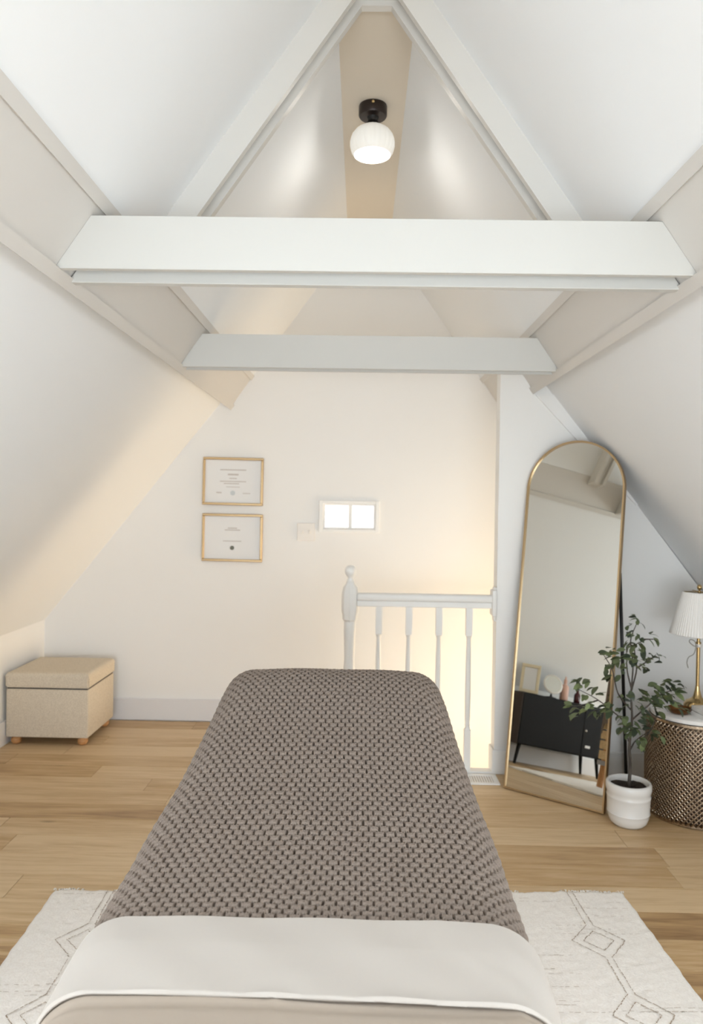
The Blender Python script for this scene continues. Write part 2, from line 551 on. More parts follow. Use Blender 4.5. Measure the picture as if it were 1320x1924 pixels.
# purlins: greige boards along both slopes with a batten on each edge
for i, s in enumerate((-1, 1)):
    z0, z1 = 2.042, 2.235
    u = Vector((-(off_face(z0) - off_face(z1)), z1 - z0)).normalized()      # up the face
    nin = Vector((-u.y, u.x))                                                 # away from face, into the room (off, z)
    nin = nin if nin.x < 0 else -nin
    A, B = Vector((off_face(z0), z0)), Vector((off_face(z1), z1))

    def P(v):
        return (v.x, v.y)
    t = tag(empty('trim_%d' % (i + 1), (0, 0, 0)), '%s greige purlin running along the roof slope' % ('left' if s < 0 else 'right'), 'purlin', kind='structure')
    link('face_board', prism(bmesh.new(), mx(s, [P(A), P(B), P(B - nin * 0.12), P(A - nin * 0.12)]), Y_FRONT, Y_BACK), m_trim, t)
    lo = [P(A - u * 0.004 - nin * 0.09), P(A - u * 0.004 + nin * 0.012), P(A + u * 0.034 + nin * 0.012), P(A + u * 0.034)]
    hi = [P(B - u * 0.004), P(B - u * 0.004 + nin * 0.009), P(B + u * 0.030 + nin * 0.009), P(B + u * 0.030 - nin * 0.01)]
    link('lower_batten', prism(bmesh.new(), mx(s, lo), Y_FRONT, Y_BACK), m_trim, t)
    link('upper_batten', prism(bmesh.new(), mx(s, hi), Y_FRONT, 1.055), m_trim, t)
    link('upper_batten', prism(bmesh.new(), mx(s, hi), 1.058, Y_BACK), m_trim, t)


def beam_board(z0, z1, inset=0.0):
    return [(-off_face(z0) + inset, z0), (off_face(z0) - inset, z0), (off_face(z1) - inset, z1), (-off_face(z1) + inset, z1)]


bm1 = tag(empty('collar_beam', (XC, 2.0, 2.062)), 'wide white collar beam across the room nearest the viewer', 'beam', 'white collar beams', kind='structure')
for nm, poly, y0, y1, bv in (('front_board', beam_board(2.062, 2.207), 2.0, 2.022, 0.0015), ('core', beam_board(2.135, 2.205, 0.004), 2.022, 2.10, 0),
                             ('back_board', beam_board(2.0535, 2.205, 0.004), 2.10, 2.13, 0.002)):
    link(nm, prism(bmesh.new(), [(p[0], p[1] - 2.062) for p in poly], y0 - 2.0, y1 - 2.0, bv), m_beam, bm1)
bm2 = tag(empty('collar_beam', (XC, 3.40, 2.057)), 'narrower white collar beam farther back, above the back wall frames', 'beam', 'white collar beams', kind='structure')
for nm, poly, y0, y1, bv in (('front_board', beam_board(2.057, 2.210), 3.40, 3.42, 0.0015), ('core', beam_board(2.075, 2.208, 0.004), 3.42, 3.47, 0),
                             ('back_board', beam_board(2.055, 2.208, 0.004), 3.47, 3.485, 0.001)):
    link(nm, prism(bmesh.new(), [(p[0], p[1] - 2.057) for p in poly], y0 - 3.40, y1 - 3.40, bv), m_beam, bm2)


def arch(d, zf, zb=2.20):
    k = d / math.sin(math.atan(S_UP))
    o = 0.004
    inner = lambda z: off_up(z) - k
    return [(-off_up(zb), zb), (-off_up(Z_RIDGE), Z_RIDGE), (off_up(Z_RIDGE), Z_RIDGE), (off_up(zb), zb),
            (inner(zb), zb), (inner(zf), zf), (-inner(zf), zf), (-inner(zb), zb)]


ra = tag(empty('trim_3', (XC, 2.38, 0)), 'peaked greige rafter frame under the roof, before the globe light', 'rafter', kind='structure')
link('front_board', prism(bmesh.new(), arch(0.080, 3.094), 0, 0.026), m_rafter, ra)
link('core', prism(bmesh.new(), arch(0.058, 3.104), 0.026, 0.075), m_rafter, ra)
link('back_board', prism(bmesh.new(), arch(0.087, 3.086), 0.075, 0.105), m_rafter, ra)

# floor slab and planks
fl = tag(link('floor', boxes((-2.2, 2.25, Y_FRONT - 0.1, Y_PART + 0.03, -0.25, -0.008), (-2.2, X_NEWEL, Y_PART + 0.03, Y_BACK, -0.25, -0.008)), m_oak),
         'honey oak plank floor', 'floor', kind='structure')
fl['tone'] = 0.4
fl['shift'] = (0.0, 0.0, 0.0)
PW = 0.1655
joints = {0: [1.243], 1: [1.259], 2: [-0.2], 3: [1.255, -0.6], 4: [-0.90], 5: [0.3], 6: [-1.37, 0.4], 7: [-1.9, 1.6], 8: [-0.3], 9: [-1.5], 10: [-0.7], 11: [-1.04], 12: [-1.4],
          -1: [-1.26], -2: [-0.5, 1.9], -3: [1.7], -4: [-1.2], -5: [0.9], -6: [-1.7, 1.25]}
tones = {0: [.42, .62], 1: [.40, .6], -1: [.62, .55], -2: [.55, .25, .3], -3: [.4, .45], 2: [.6, .5], 3: [.3, .5, .42], 4: [.5, .62], 5: [.55, .4], 6: [.35, .6, .5]}
xl, xr = XC - KNEE + 0.012, XC + KNEE - 0.012
pmesh = {}
k = -13
while True:
    y0 = 2.771 + PW * k
    y1 = y0 + PW
    if y0 > Y_BACK - 0.03:
        break
    y1 = min(y1, Y_BACK - 0.004)
    right = xr
    if y0 > Y_PART - 0.02:
        right = X_NEWEL - 0.0
    elif y1 > Y_PART:
        y1 = Y_PART - 0.001
    js = [j for j in joints.get(k, [])]
    if not js:
        js = [random.uniform(-1.9, -0.9)]
    cuts = sorted(js)
    while cuts[0] - 1.35 > xl + 0.2:
        cuts.insert(0, cuts[0] - 1.35)
    while cuts[-1] + 1.35 < right - 0.2:
        cuts.append(cuts[-1] + 1.35)
    cuts = [c for c in cuts if xl + 0.1 < c < right - 0.1]
    ed = [xl] + cuts + [right]
    for q in range(len(ed) - 1):
        L = round(ed[q + 1] - ed[q], 3)
        wd = round(y1 - y0, 4)
        key = (L, wd)
        if key not in pmesh:
            bm = boxes((-L / 2 + 0.0007, L / 2 - 0.0007, -wd / 2 + 0.0007, wd / 2 - 0.0007, -0.012, 0.0), bev=0.0008)
            o = link('plank', bm, m_oak, fl)
            pmesh[key] = o.data
        else:
            o = bpy.data.objects.new('plank', pmesh[key])
            COL.objects.link(o)
            o.parent = fl
        o.location = ((ed[q] + ed[q + 1]) / 2, (y0 + y1) / 2, 0)
        tl = tones.get(k)
        o['tone'] = (tl[q % len(tl)] if tl else random.uniform(0.15, 0.72)) * 1.0
        o['shift'] = (random.uniform(-40, 40), random.uniform(-40, 40), random.uniform(-40, 40))
    k += 1

# stairwell shell and the trim on the floor edge
bm = boxes((X_NEWEL - 0.12, 2.25, Y_PART - 0.1, Y_PART + 0.028, -2.7, -0.25), (X_NEWEL - 0.12, X_NEWEL, Y_PART + 0.028, Y_BACK, -2.7, -0.25), (2.12, 2.25, Y_PART + 0.03, Y_BACK, -2.7, -0.0))
tag(link('wall_stairwell', bm, m_wall), 'cream walls of the stairwell below the floor', 'wall', kind='structure')
tag(link('floor_stairwell', boxes((X_NEWEL - 0.1, 2.25, Y_PART - 0.05, Y_BACK + 0.1, -2.8, -2.7)), m_base), 'lower landing at the bottom of the stairwell', 'floor', kind='structure')
bm = boxes((X_NEWEL, X_PART, Y_PART - 0.012, Y_PART + 0.045, -0.25, 0.014), (X_NEWEL - 0.012, X_NEWEL + 0.02, Y_PART + 0.045, Y_BACK, -0.25, 0.014), bev=0.002)
tag(link('trim_4', bm, m_white), 'white nosing along the edge of the stairwell', 'trim', kind='structure')

# small sliding window in the back wall
w1 = tag(empty('window_1', (-0.0725, Y_BACK, 1.35), 0), 'small white two-pane sliding window in the back wall', 'window', kind='structure')
a, b, c, d = WX0 + 0.0725, WX1 + 0.0725, WZ0 - 1.35, WZ1 - 1.35
bm = bmesh.new()
for q in ((a - 0.026, a, c - 0.022, d + 0.022), (b, b + 0.026, c - 0.022, d + 0.022), (a, b, c - 0.022, c), (a, b, d, d + 0.022)):
    box(bm, q[0], q[1], -0.014, 0.0, q[2], q[3], 0.002)
link('casing', bm, m_white, w1)
bm = bmesh.new()
for q in ((a, a + 0.010, c, d), (b - 0.010, b, c, d), (a + 0.01, b - 0.01, c, c + 0.008), (a + 0.01, b - 0.01, d - 0.008, d)):
    box(bm, q[0], q[1], 0.02, 0.06, q[2], q[3])
link('window_frame', bm, m_white, w1)
link('mullion', boxes((-0.004, 0.016, 0.015, 0.06, c + 0.008, d - 0.008)), m_white, w1)
link('pane', boxes((a + 0.01, -0.004, 0.043, 0.047, c + 0.008, d - 0.008)), m_dimpane, w1)
link('pane', boxes((0.016, b - 0.01, 0.033, 0.037, c + 0.008, d - 0.008)), m_dimpane, w1)

# ------------------------------------------------------------------ massage table and its covers
TX = -0.075
YK = np.array([0.38, 0.95, 1.273, 1.4725, 1.71, 1.967, 2.09, 2.185, 2.261, 2.337, 2.47, 2.9])
ZK = np.array([.733, .733, .734, .743, .7745, .8315, .8714, .8999, .9100, .9065, .895, .87])


def smooth_profile():
    yy = np.linspace(0.4, 2.9, 2501)
    zz = np.interp(yy, YK, ZK)
    w = np.hanning(161)
    w /= w.sum()
    zz = np.convolve(np.pad(zz, 80, mode='edge'), w, 'valid')
    return yy, zz


PY, PZ = smooth_profile()
ARC = np.concatenate([[0], np.cumsum(np.hypot(np.diff(PY), np.diff(PZ)))])


def half_w(Y):
    return np.interp(Y, [0.38, 1.0, 1.52, 1.967, 2.23, 2.9], [0.382, 0.382, 0.380, 0.351, 0.335, 0.335])


def cover(u, s, y_end, r=0.09):
    """cloth surface: u across (arc length from the centre), s along (arc length at y = 0.4), draped over the rounded table"""
    B = np.interp(y_end - r, PY, ARC)
    b = np.minimum(s, B)
    dv = s - b
    Yb = np.interp(b, ARC, PY)
    A = half_w(Yb) - r
    a = np.clip(u, -A, A)
    du = u - a
    d = np.hypot(du, dv) + 1e-9
    q = np.minimum(d, r * math.pi / 2)
    Rr = r * np.sin(q / r)
    drop = r * (1 - np.cos(q / r)) + np.maximum(0, d - r * math.pi / 2)
    Rr = Rr + np.maximum(0, d - r * math.pi / 2) * 0.03
    X = TX + a + du / d * Rr
    Y = Yb + dv / d * Rr
    Z = np.interp(np.minimum(Y, y_end), PY, PZ) - drop - 0.006 * (a / 0.36) ** 2
    return X, Y, Z


def offset(X, Y, Z, h):
    gu = np.stack([np.gradient(X, axis=1), np.gradient(Y, axis=1), np.gradient(Z, axis=1)], -1)
    gv = np.stack([np.gradient(X, axis=0), np.gradient(Y, axis=0), np.gradient(Z, axis=0)], -1)
    N = np.cross(gu, gv)
    N /= np.linalg.norm(N, axis=-1, keepdims=True) + 1e-12
    c = N[N.shape[0] // 2, N.shape[1] // 2, 2]
    if c < 0:
        N = -N
    return X + N[..., 0] * h, Y + N[..., 1] * h, Z + N[..., 2] * h


def s_of(y):
    return float(np.interp(y, PY, ARC))


Y_END = 2.375
mt = tag(empty('massage_table', (TX, 1.6, 0)), 'padded massage table under the knitted blanket, standing on the rug', 'massage table')
uu, ss = np.meshgrid(np.linspace(-0.52, 0.52, 61), np.linspace(s_of(0.70), s_of(Y_END) + 0.14, 90))
X, Y, Z = cover(uu, ss, Y_END)
X, Y, Z = offset(X, Y, Z, -0.016)
grid_mesh('cushion', X - TX, Y - 1.6, Z, m_vinyl, mt)
link('frame', boxes((-0.33, 0.33, -0.86, 0.72, 0.58, 0.63), bev=0.006), m_orange, mt)
for i in range(4):
    link('end_slat', boxes((-0.335, 0.335, 0.735, 0.752, 0.205 + i * 0.066, 0.262 + i * 0.066), bev=0.004), m_wicker, mt)
link('brace', boxes((-0.36, 0.36, 0.70, 0.74, 0.165, 0.195), bev=0.004), m_greyledge, mt)
for sx in (-1, 1):
    for sy in (-0.78, 0.66):
        bm = bmesh.new()
        tube(bm, [(sx * 0.32, sy, 0.60), (sx * 0.365, sy + (0.03 if sy > 0 else -0.03), 0.018)], 0.028, 10, 0.022)
        link('leg', bm, m_orange, mt)

# knitted blanket
PXK = 0.0222
nu, nv = 860, 980
uu, ss = np.meshgrid(np.linspace(-0.53, 0.53, nu), np.linspace(s_of(1.207), s_of(Y_END) + 0.42, nv))
X, Y, Z = cover(uu, ss, Y_END)
wu = uu + 0.0016 * np.sin(ss * 9 + uu * 5) + 0.0009 * np.sin(ss * 31 + uu * 14) + 0.0009 * np.sin(uu * 37 + ss * 11)
# the knit is stretched lengthwise where it climbs to the raised foot end: rows per metre change along the blanket
sg_ = np.linspace(0.0, 4.0, 4001)
py_ = np.interp(sg_, [0, s_of(1.20), s_of(1.55), s_of(2.0), s_of(2.3), 4.0], [.029, .029, .039, .039, .034, .034])
rows_ = np.concatenate([[0], np.cumsum(np.diff(sg_) / py_[1:])])
wv = np.interp(ss, sg_, rows_) + 0.06 * np.sin(uu * 8 + ss * 3) + 0.035 * np.sin(uu * 29 + ss * 17)
PYL = np.interp(ss, sg_, py_)
h = np.zeros_like(X)
jit = 1 + 0.22 * np.sin(uu * 151 + ss * 97) * np.sin(uu * 61 - ss * 133)
for ph in (0.0, 0.5):
    fx = (wu / PXK + ph + 0.5) % 1.0 - 0.5
    fy = (wv + ph + 0.5) % 1.0 - 0.5
    dx = fx * PXK
    h -= 0.0098 * jit * np.exp(-(np.abs(dx) / 0.0020) ** 4 - (np.abs(fy) / (0.305 + 0.03 * np.sin(uu * 211 + ss * 173))) ** 8)
    for sg in (-1, 1):
        h -= 0.0058 * np.exp(-((dx - sg * 0.0058) / 0.0017) ** 2 - ((fy + 0.26) / 0.075) ** 2)
    fz = (wv + ph) % 1.0 - 0.5
    h -= 0.0028 * np.exp(-((dx - 0.0016) / 0.0012) ** 2 - ((fz - 0.03) / 0.05) ** 2)
    h += 0.0014 * np.exp(-(dx / 0.0048) ** 2 - ((np.abs(fz) - 0.07) / 0.07) ** 2)
h += 0.0012 * np.sin(uu * 23 + 1.0) * np.sin(ss * 19) + 0.002 * np.sin(uu * 7 + ss * 4)
X, Y, Z = offset(X, Y, Z, h + 0.004)
kb = grid_mesh('knitted_blanket', X, Y, Z, m_knit)
tag(kb, 'taupe chunky-knit blanket draped over the massage table', 'blanket')

# sheet: lower layer and its turned-down cuff
sh = tag(empty('bed_sheet', (TX, 1.1, 0.70)), 'smooth beige sheet with a turned-down cuff over the massage table', 'sheet')
uu, ss = np.meshgrid(np.linspace(-0.72, 0.72, 260), np.linspace(s_of(0.57), s_of(1.18), 120))
X, Y, Z = cover(uu, ss, 3.2)
wr = 0.0018 * np.sin(uu * 9 + ss * 6) + 0.0012 * np.sin(ss * 21 - uu * 13) + 0.003 * np.exp(-((uu - 0.315 - 0.12 * (ss - s_of(1.06))) / 0.010) ** 2) + 0.002 * np.exp(-((uu + 0.04 - 0.2 * (ss - s_of(1.0))) / 0.008) ** 2)
flare = np.clip((np.abs(uu) - 0.36) / 0.3, 0, 1) * np.clip((1.12 - ss - 0.3) / 0.3, 0, 1)
X, Y, Z = offset(X, Y, Z, wr - 0.003 - 0.004 * np.exp(-((ss - s_of(1.014)) / 0.007) ** 2) + 0.03 * flare)
grid_mesh('sheet_body', X - TX, Y - 1.1, Z - 0.70, m_cloth2, sh)
nv = 90
uu, ss = np.meshgrid(np.linspace(-0.66, 0.66, 300), np.linspace(s_of(1.017), s_of(1.218), nv))
tt = np.linspace(0, 1, nv)[:, None] * np.ones_like(uu)
ss = ss + 0.010 * np.clip((np.abs(uu) - 0.30) / 0.2, 0, 1) ** 2 - 0.008 * np.sin(uu * 3.0) * (1 - tt)
X, Y, Z = cover(uu, ss, 3.2)
lift = 0.0022 + 0.0078 * np.clip(tt / 0.6, 0, 1)
for r_, (l_, d_) in enumerate(((-0.005, 0.004), (-0.0035, 0.002), (-0.0012, 0.0004), (0.0008, 0.0), (0.0018, 0.0003))):
    lift[r_] = l_
    ss_shift = d_
    X[r_], Y[r_], Z[r_] = [v[0] for v in cover(uu[r_:r_ + 1], ss[4:5] - 0.001 + ss_shift, 3.2)]
for r_, (l_, d_) in enumerate(((0.001, -0.0025), (0.0045, -0.0003), (0.0075, 0.0003))):
    lift[-1 - r_] = l_
    X[-1 - r_], Y[-1 - r_], Z[-1 - r_] = [v[0] for v in cover(uu[-1:], ss[-3:-2] + 0.001 + d_, 3.2)]
wr = 0.0015 * np.sin(uu * 7 + ss * 14) + 0.0008 * np.exp(-((uu - 0.20 - 0.06 * (tt - 0.8)) / 0.010) ** 2) * np.clip((tt - 0.55) / 0.2, 0, 1) + 0.001 * np.sin(uu * 31 + ss * 40) \
    + 0.003 * np.exp(-((uu - 0.36 + 0.2 * tt) / 0.03) ** 2) * (1 - tt)
edge = 0.003 * np.sin(uu * 40) * np.exp(-tt / 0.06) * 0.5
X, Y, Z = offset(X, Y, Z, lift + wr + edge)
cf = grid_mesh('cuff', X - TX, Y - 1.1, Z - 0.70, m_cloth, sh)

# ------------------------------------------------------------------ rug
RA = R(2.0)
rug = tag(empty('area_rug', (-0.05, 2.687, 0.001), RA), 'ivory wool rug with brown diamond lines under the massage table', 'rug')
RW, RL, RH = 1.046, 2.75, 0.011
nx, ny = 210, 276
gx, gy = np.meshgrid(np.linspace(-RW, RW, nx), np.linspace(-RL, 0, ny))
ex = 0.0015 * np.sin(gy * 41) + 0.001 * np.sin(gy * 97 + 1)
GX = gx + ex * (np.abs(gx) / RW) ** 8
far = np.clip((gy + 0.05) / 0.05, 0, 1)
GY = gy + far * (0.0035 * np.sin(gx * 17) + 0.003 * np.sin(gx * 63))
GZ = RH + 0.0010 * rng.standard_normal(gx.shape)
GZ[0, :] = GZ[-1, :] = 0
GZ[:, 0] = GZ[:, -1] = 0
grid_mesh('rug_field', GX, GY, GZ, m_rug, rug)


def dashes(bm, pts, w, step, gap, jit):
    for p, q in zip(pts, pts[1:]):
        p, q = Vector(p), Vector(q)
        L = (q - p).length
        d = (q - p) / L
        n = Vector((-d.y, d.x))
        s = 0.0
        while s < L:
            e = min(L, s + step * random.uniform(0.5, 1.3))
            o = n * random.uniform(-jit, jit)
            ww = w * random.uniform(0.6, 1.3) / 2
            c = [p + d * s + o - n * ww, p + d * e + o - n * ww * 0.8, p + d * e + o + n * ww, p + d * s + o + n * ww * 0.8]
            z = RH + 0.0026
            bm.faces.new([bm.verts.new((v.x, v.y, z)) for v in c])
            s = e + gap * random.uniform(0, 1)


for cxr in (-0.835, 0.842):
    bm = bmesh.new()
    y = 0.0
    first = True
    while y > -RL + 0.3:
        ln = 0.225 if first else 0.172
        first = False
        for sx in (-0.010, 0.010):
            dashes(bm, [(cxr + sx, y - 0.01), (cxr + sx * 1.2, y - ln)], 0.0028, 0.012, 0.008, 0.0012)
        y -= ln
        hw, hh = 0.088, 0.090
        dashes(bm, [(cxr - 0.010, y), (cxr - hw, y - hh), (cxr - 0.010, y - 2 * hh)], 0.0032, 0.014, 0.004, 0.0014)
        dashes(bm, [(cxr + 0.010, y), (cxr + hw, y - hh), (cxr + 0.010, y - 2 * hh)], 0.0032, 0.014, 0.004, 0.0014)
        dashes(bm, [(cxr, y - 0.036), (cxr - 0.050, y - hh), (cxr, y - 2 * hh + 0.036), (cxr + 0.050, y - hh), (cxr, y - 0.036)], 0.0030, 0.012, 0.005, 0.0014)
        y -= 2 * hh
    tag(link('diamond_line', bm, m_rugline, rug), kind='stuff')
bm = bmesh.new()
for i in range(120):
    y = -random.uniform(0.02, 1.7)
    x = random.uniform(-RW, RW)
    L = random.uniform(0.08, 0.45)
    x1 = min(x + L, RW - 0.02)
    if x1 > x + 0.03:
        dashes(bm, [(x, y), (x1, y + random.uniform(-.003, .003))], 0.0022, 0.016, 0.022, 0.0015)
tag(link('woven_streak', bm, m_rugfaint, rug), kind='stuff')
bm = bmesh.new()
for i in range(520):
    x = random.uniform(-RW, RW)
    if math.sin(x * 23) + math.sin(x * 7.3) < random.uniform(-1.2, 1.0):
        continue
    y = 0.0035 * math.sin(x * 17) + 0.003 * math.sin(x * 63) - 0.004
    L = random.uniform(0.005, 0.016)
    a = random.uniform(-0.7, 0.7)
    tube(bm, [(x, y, 0.007), (x + L * 0.5 * math.sin(a), y + L * 0.5, 0.010), (x + L * math.sin(a * 1.5), y + L, 0.003)], 0.0022, 4, 0.0010)
tag(link('fringe', bm, m_rug, rug, True), kind='stuff')

# ------------------------------------------------------------------ ottoman
ot = tag(empty('ottoman', (-1.798, 4.445, 0)), 'oatmeal linen storage ottoman on bun feet in the back corner', 'ottoman')
hx, hy = 0.240, 0.222
link('body', boxes((-hx, hx, -hy, hy, 0.048, 0.332), bev=0.010, seg=2), m_linen, ot, True, 40)
bm = boxes((-hx - 0.004, hx + 0.004, -hy - 0.004, hy + 0.004, 0.338, 0.428))
top = [e for e in bm.edges if all(v.co.z > 0.4 for v in e.verts)]
bmesh.ops.bevel(bm, geom=top, offset=0.034, segments=5, profile=0.55, affect='EDGES')
low = [e for e in bm.edges if abs(e.verts[0].co.z - e.verts[1].co.z) > 0.03 or all(v.co.z < 0.34 for v in e.verts)]
bmesh.ops.bevel(bm, geom=low, offset=0.008, segments=2, affect='EDGES')
link('lid', bm, m_linen, ot, True, 50)
link('seam', boxes((-hx + 0.006, hx - 0.006, -hy + 0.006, hy - 0.006, 0.330, 0.340)), m_dark, ot)
for sx in (-1, 1):
    for sy in (-1, 1):
        bm = lathe(bmesh.new(), [(0.012, 0.0), (0.021, 0.004), (0.028, 0.014), (0.030, 0.026), (0.026, 0.038), (0.017, 0.046), (0.016, 0.050)], 20, (sx * (hx - 0.045), sy * (hy - 0.042), 0))
        link('foot', bm, m_wood, ot, True)

# ------------------------------------------------------------------ framed certificates
FW_, FH_ = 0.394, 0.310


def certificate(z, label, lines, seal, tilt):
    f = tag(empty('picture_frame', (-0.831, Y_BACK, z)), label, 'frame', 'gold framed certificates')
    f.rotation_euler = (0, tilt, 0)
    a, b, t = FW_ / 2, FH_ / 2, 0.016
    bm = bmesh.new()
    for q in ((-a, a, b - t, b), (-a, a, -b, -b + t), (-a, -a + t, -b + t, b - t), (a - t, a, -b + t, b - t)):
        box(bm, q[0], q[1], -0.022, -0.002, q[2], q[3], 0.003)
    link('frame', bm, m_gold, f)
    pp = link('certificate', boxes((-a + t, a - t, -0.012, -0.006, -b + t, b - t)), m_paper, f)
    for (x, zz, w, hgt) in lines:
        bm = bmesh.new()
        bm.faces.new([bm.verts.new((x + u_ * w / 2, -0.0124, zz + v_ * hgt / 2)) for u_, v_ in ((-1, -1), (1, -1), (1, 1), (-1, 1))])
        link('printed_line', bm, m_ink, pp)
    bm = bmesh.new()
    bm.faces.new([bm.verts.new((seal[0] + seal[2] * math.cos(t_ * 2 * math.pi / 20), -0.0126, seal[1] + seal[2] * math.sin(t_ * 2 * math.pi / 20))) for t_ in range(20)])
    link('seal', bm, seal[3], pp)


certificate(1.567, 'gold framed certificate with a pale seal, upper one of the pair',
            [(0, 0.075, 0.17, 0.007), (0, 0.045, 0.07, 0.011), (0, 0.020, 0.05, 0.006), (0, 0.0, 0.17, 0.006), (-0.01, -0.014, 0.10, 0.006), (0, -0.036, 0.09, 0.004), (-0.09, -0.074, 0.035, 0.008), (0.09, -0.076, 0.05, 0.005)],
            (0, -0.075, 0.016, m_seal2), R(0.55))
certificate(1.201, 'gold framed certificate with a dark round seal, lower one of the pair',
            [(0, 0.062, 0.06, 0.007), (0, 0.050, 0.10, 0.006), (0, -0.022, 0.12, 0.005)],
            (0, -0.066, 0.014, m_seal), R(0.45))

# double light switch
sw = tag(empty('light_switch', (-0.352, Y_BACK, 1.246)), 'white double light switch plate left of the small window', 'switch')
link('plate', boxes((-0.058, 0.058, -0.008, 0, -0.058, 0.058), bev=0.003, seg=2), m_plastic, sw)
for x in (-0.023, 0.023):
    link('toggle', boxes((x - 0.005, x + 0.005, -0.018, -0.006, -0.010, 0.012), bev=0.0015), m_plastic, sw)

# ------------------------------------------------------------------ stair railing
YR = Y_PART + 0.02
st = tag(empty('stair_railing', (X_NEWEL, YR, 0)), 'white turned stair railing with a ball-topped newel by the stairwell', 'railing')
NX = -0.018
npst = link('newel_post', lathe(bmesh.new(), [(0.030, 0.012), (0.030, 0.55), (0.027, 0.60), (0.031, 0.74), (0.030, 0.80), (0.026, 0.815)], 24, (NX, 0, 0)), m_white, st, True, 40)
bm = bmesh.new()
lathe(bm, [(0.030, 0.800), (0.040, 0.812), (0.040, 0.838), (0.046, 0.852), (0.046, 0.945), (0.038, 0.985), (0.026, 1.000), (0.020, 1.014)], 8, (NX, 0, 0), rfun=lambda t, z: 1.0)
link('newel_block', bm, m_white, npst, True, 30)
bm = lathe(bmesh.new(), [(0.018, 1.010), (0.020, 1.022), (0.014, 1.030), (0.013, 1.036), (0.022, 1.046), (0.029, 1.060), (0.031, 1.073), (0.028, 1.088), (0.018, 1.099), (0.001, 1.103)], 24, (NX, 0, 0))
link('finial', bm, m_white, npst, True)
L = X_PART - X_NEWEL
bm = boxes((0.02, L - 0.002, -0.030, 0.030, 0.915, 0.955), bev=0.011, seg=3)
hr = link('handrail', bm, m_white, st, True, 40)
link('under_rail', boxes((0.02, L - 0.002, -0.020, 0.020, 0.884, 0.9155), bev=0.003), m_white, st)
bm = bmesh.new()
prf = [(0.026, 0.79), (0.036, 0.80), (0.036, 0.86), (0.046, 0.88), (0.046, 0.965), (0.036, 0.985), (0.026, 0.995)]
bm = boxes((L - 0.026, L, -0.042, 0.042, 0.845, 0.985), (L - 0.016, L, -0.03, 0.03, 0.815, 1.0), bev=0.008, seg=2)
link('rosette', bm, m_white, st, True, 40)
for i in range(4):
    x = 0.130 + i * 0.1615 + 0.008
    bm = bmesh.new()
    box(bm, x - 0.017, x + 0.017, -0.017, 0.017, 0.735, 0.886)
    lathe(bm, [(0.017, 0.735), (0.013, 0.728), (0.011, 0.715), (0.014, 0.60), (0.0155, 0.42), (0.014, 0.285), (0.011, 0.262), (0.014, 0.255), (0.011, 0.246), (0.016, 0.228)], 16, (x, 0, 0))
    box(bm, x - 0.017, x + 0.017, -0.017, 0.017, 0.012, 0.229)
    link('baluster', bm, m_white, st, True, 40)

# floor vent
fv = tag(empty('floor_vent', (0.655, 3.835, 0.0)), 'white floor register beside the foot of the partition wall', 'vent')
bm = bmesh.new()
for q in ((-0.085, 0.085, -0.072, -0.048), (-0.085, 0.085, 0.048, 0.072), (-0.085, -0.058, -0.048, 0.048), (0.058, 0.085, -0.048, 0.048)):
    box(bm, q[0], q[1], q[2], q[3], 0.0005, 0.007, 0.0015)
link('frame', bm, m_white, fv)
link('backing', boxes((-0.06, 0.06, -0.05, 0.05, 0.0002, 0.0015)), m_vent, fv)
for i in range(9):
    x = -0.051 + i * 0.01275
    link('slat', boxes((x - 0.003, x + 0.003, -0.048, 0.048, 0.0015, 0.005)), m_white, fv)

# ------------------------------------------------------------------ ceiling light
LX, LY = XC - 0.002, 3.13
cl = tag(empty('ceiling_light', (LX, LY, Z_RIDGE)), 'ribbed white glass globe light with a dark round mount on the ridge', 'ceiling light')
ca = link('canopy', lathe(bmesh.new(), [(0.0585, 0.0), (0.060, -0.004), (0.060, -0.040), (0.056, -0.046), (0.026, -0.048)], 40), m_bronze, cl, True, 35)
ca.location = (0, 0, 0)
link('screw', lathe(bmesh.new(), [(0.001, -0.006), (0.006, -0.004), (0.007, 0.002), (0.004, 0.006), (0.001, 0.007)], 12, (0, -0.062, -0.014)), m_brass, ca, True)
link('neck', lathe(bmesh.new(), [(0.026, -0.046), (0.021, -0.058), (0.021, -0.066), (0.031, -0.078), (0.033, -0.092), (0.033, -0.10)], 28), m_black, cl, True, 35)
gp = [(0.034, -0.088), (0.052, -0.094), (0.070, -0.106), (0.084, -0.124), (0.0915, -0.146), (0.092, -0.168), (0.087, -0.190), (0.078, -0.206), (0.0765, -0.207),
      (0.084, -0.188), (0.0885, -0.167), (0.088, -0.146), (0.081, -0.126), (0.068, -0.109), (0.051, -0.098), (0.034, -0.092)]
gb = link('globe_shade', lathe(bmesh.new(), gp, 144, close=False, rfun=lambda t, z: 1 + 0.030 * abs(math.cos(t * 12)) if z > -0.2 else 1.0), m_globe, cl, True)
link('bulb', lathe(bmesh.new(), [(0.012, -0.095), (0.014, -0.112), (0.026, -0.130), (0.030, -0.148), (0.026, -0.166), (0.012, -0.177), (0.001, -0.179)], 24), m_bulb, cl, True)
point('globe_light', (LX, LY, Z_RIDGE - 0.196), 0.05, 4.3, (1.0, 0.96, 0.90))

# ------------------------------------------------------------------ leaning arched mirror
BL = Vector((0.748, 3.728, 0.004))
BR = Vector((1.158, 3.425, 0.004))
MW = (BR - BL).length
tdir = (BR - BL).normalized()
nb = Vector((-tdir.y, tdir.x, 0))
nb = nb if nb.y > 0 else -nb                 # away from the viewer
mr = tag(empty('floor_mirror', (BL + BR) / 2, math.atan2(tdir.y, tdir.x)), 'tall arched floor mirror with a thin gold frame leaning at the partition', 'mirror')
HTOT = 1.79


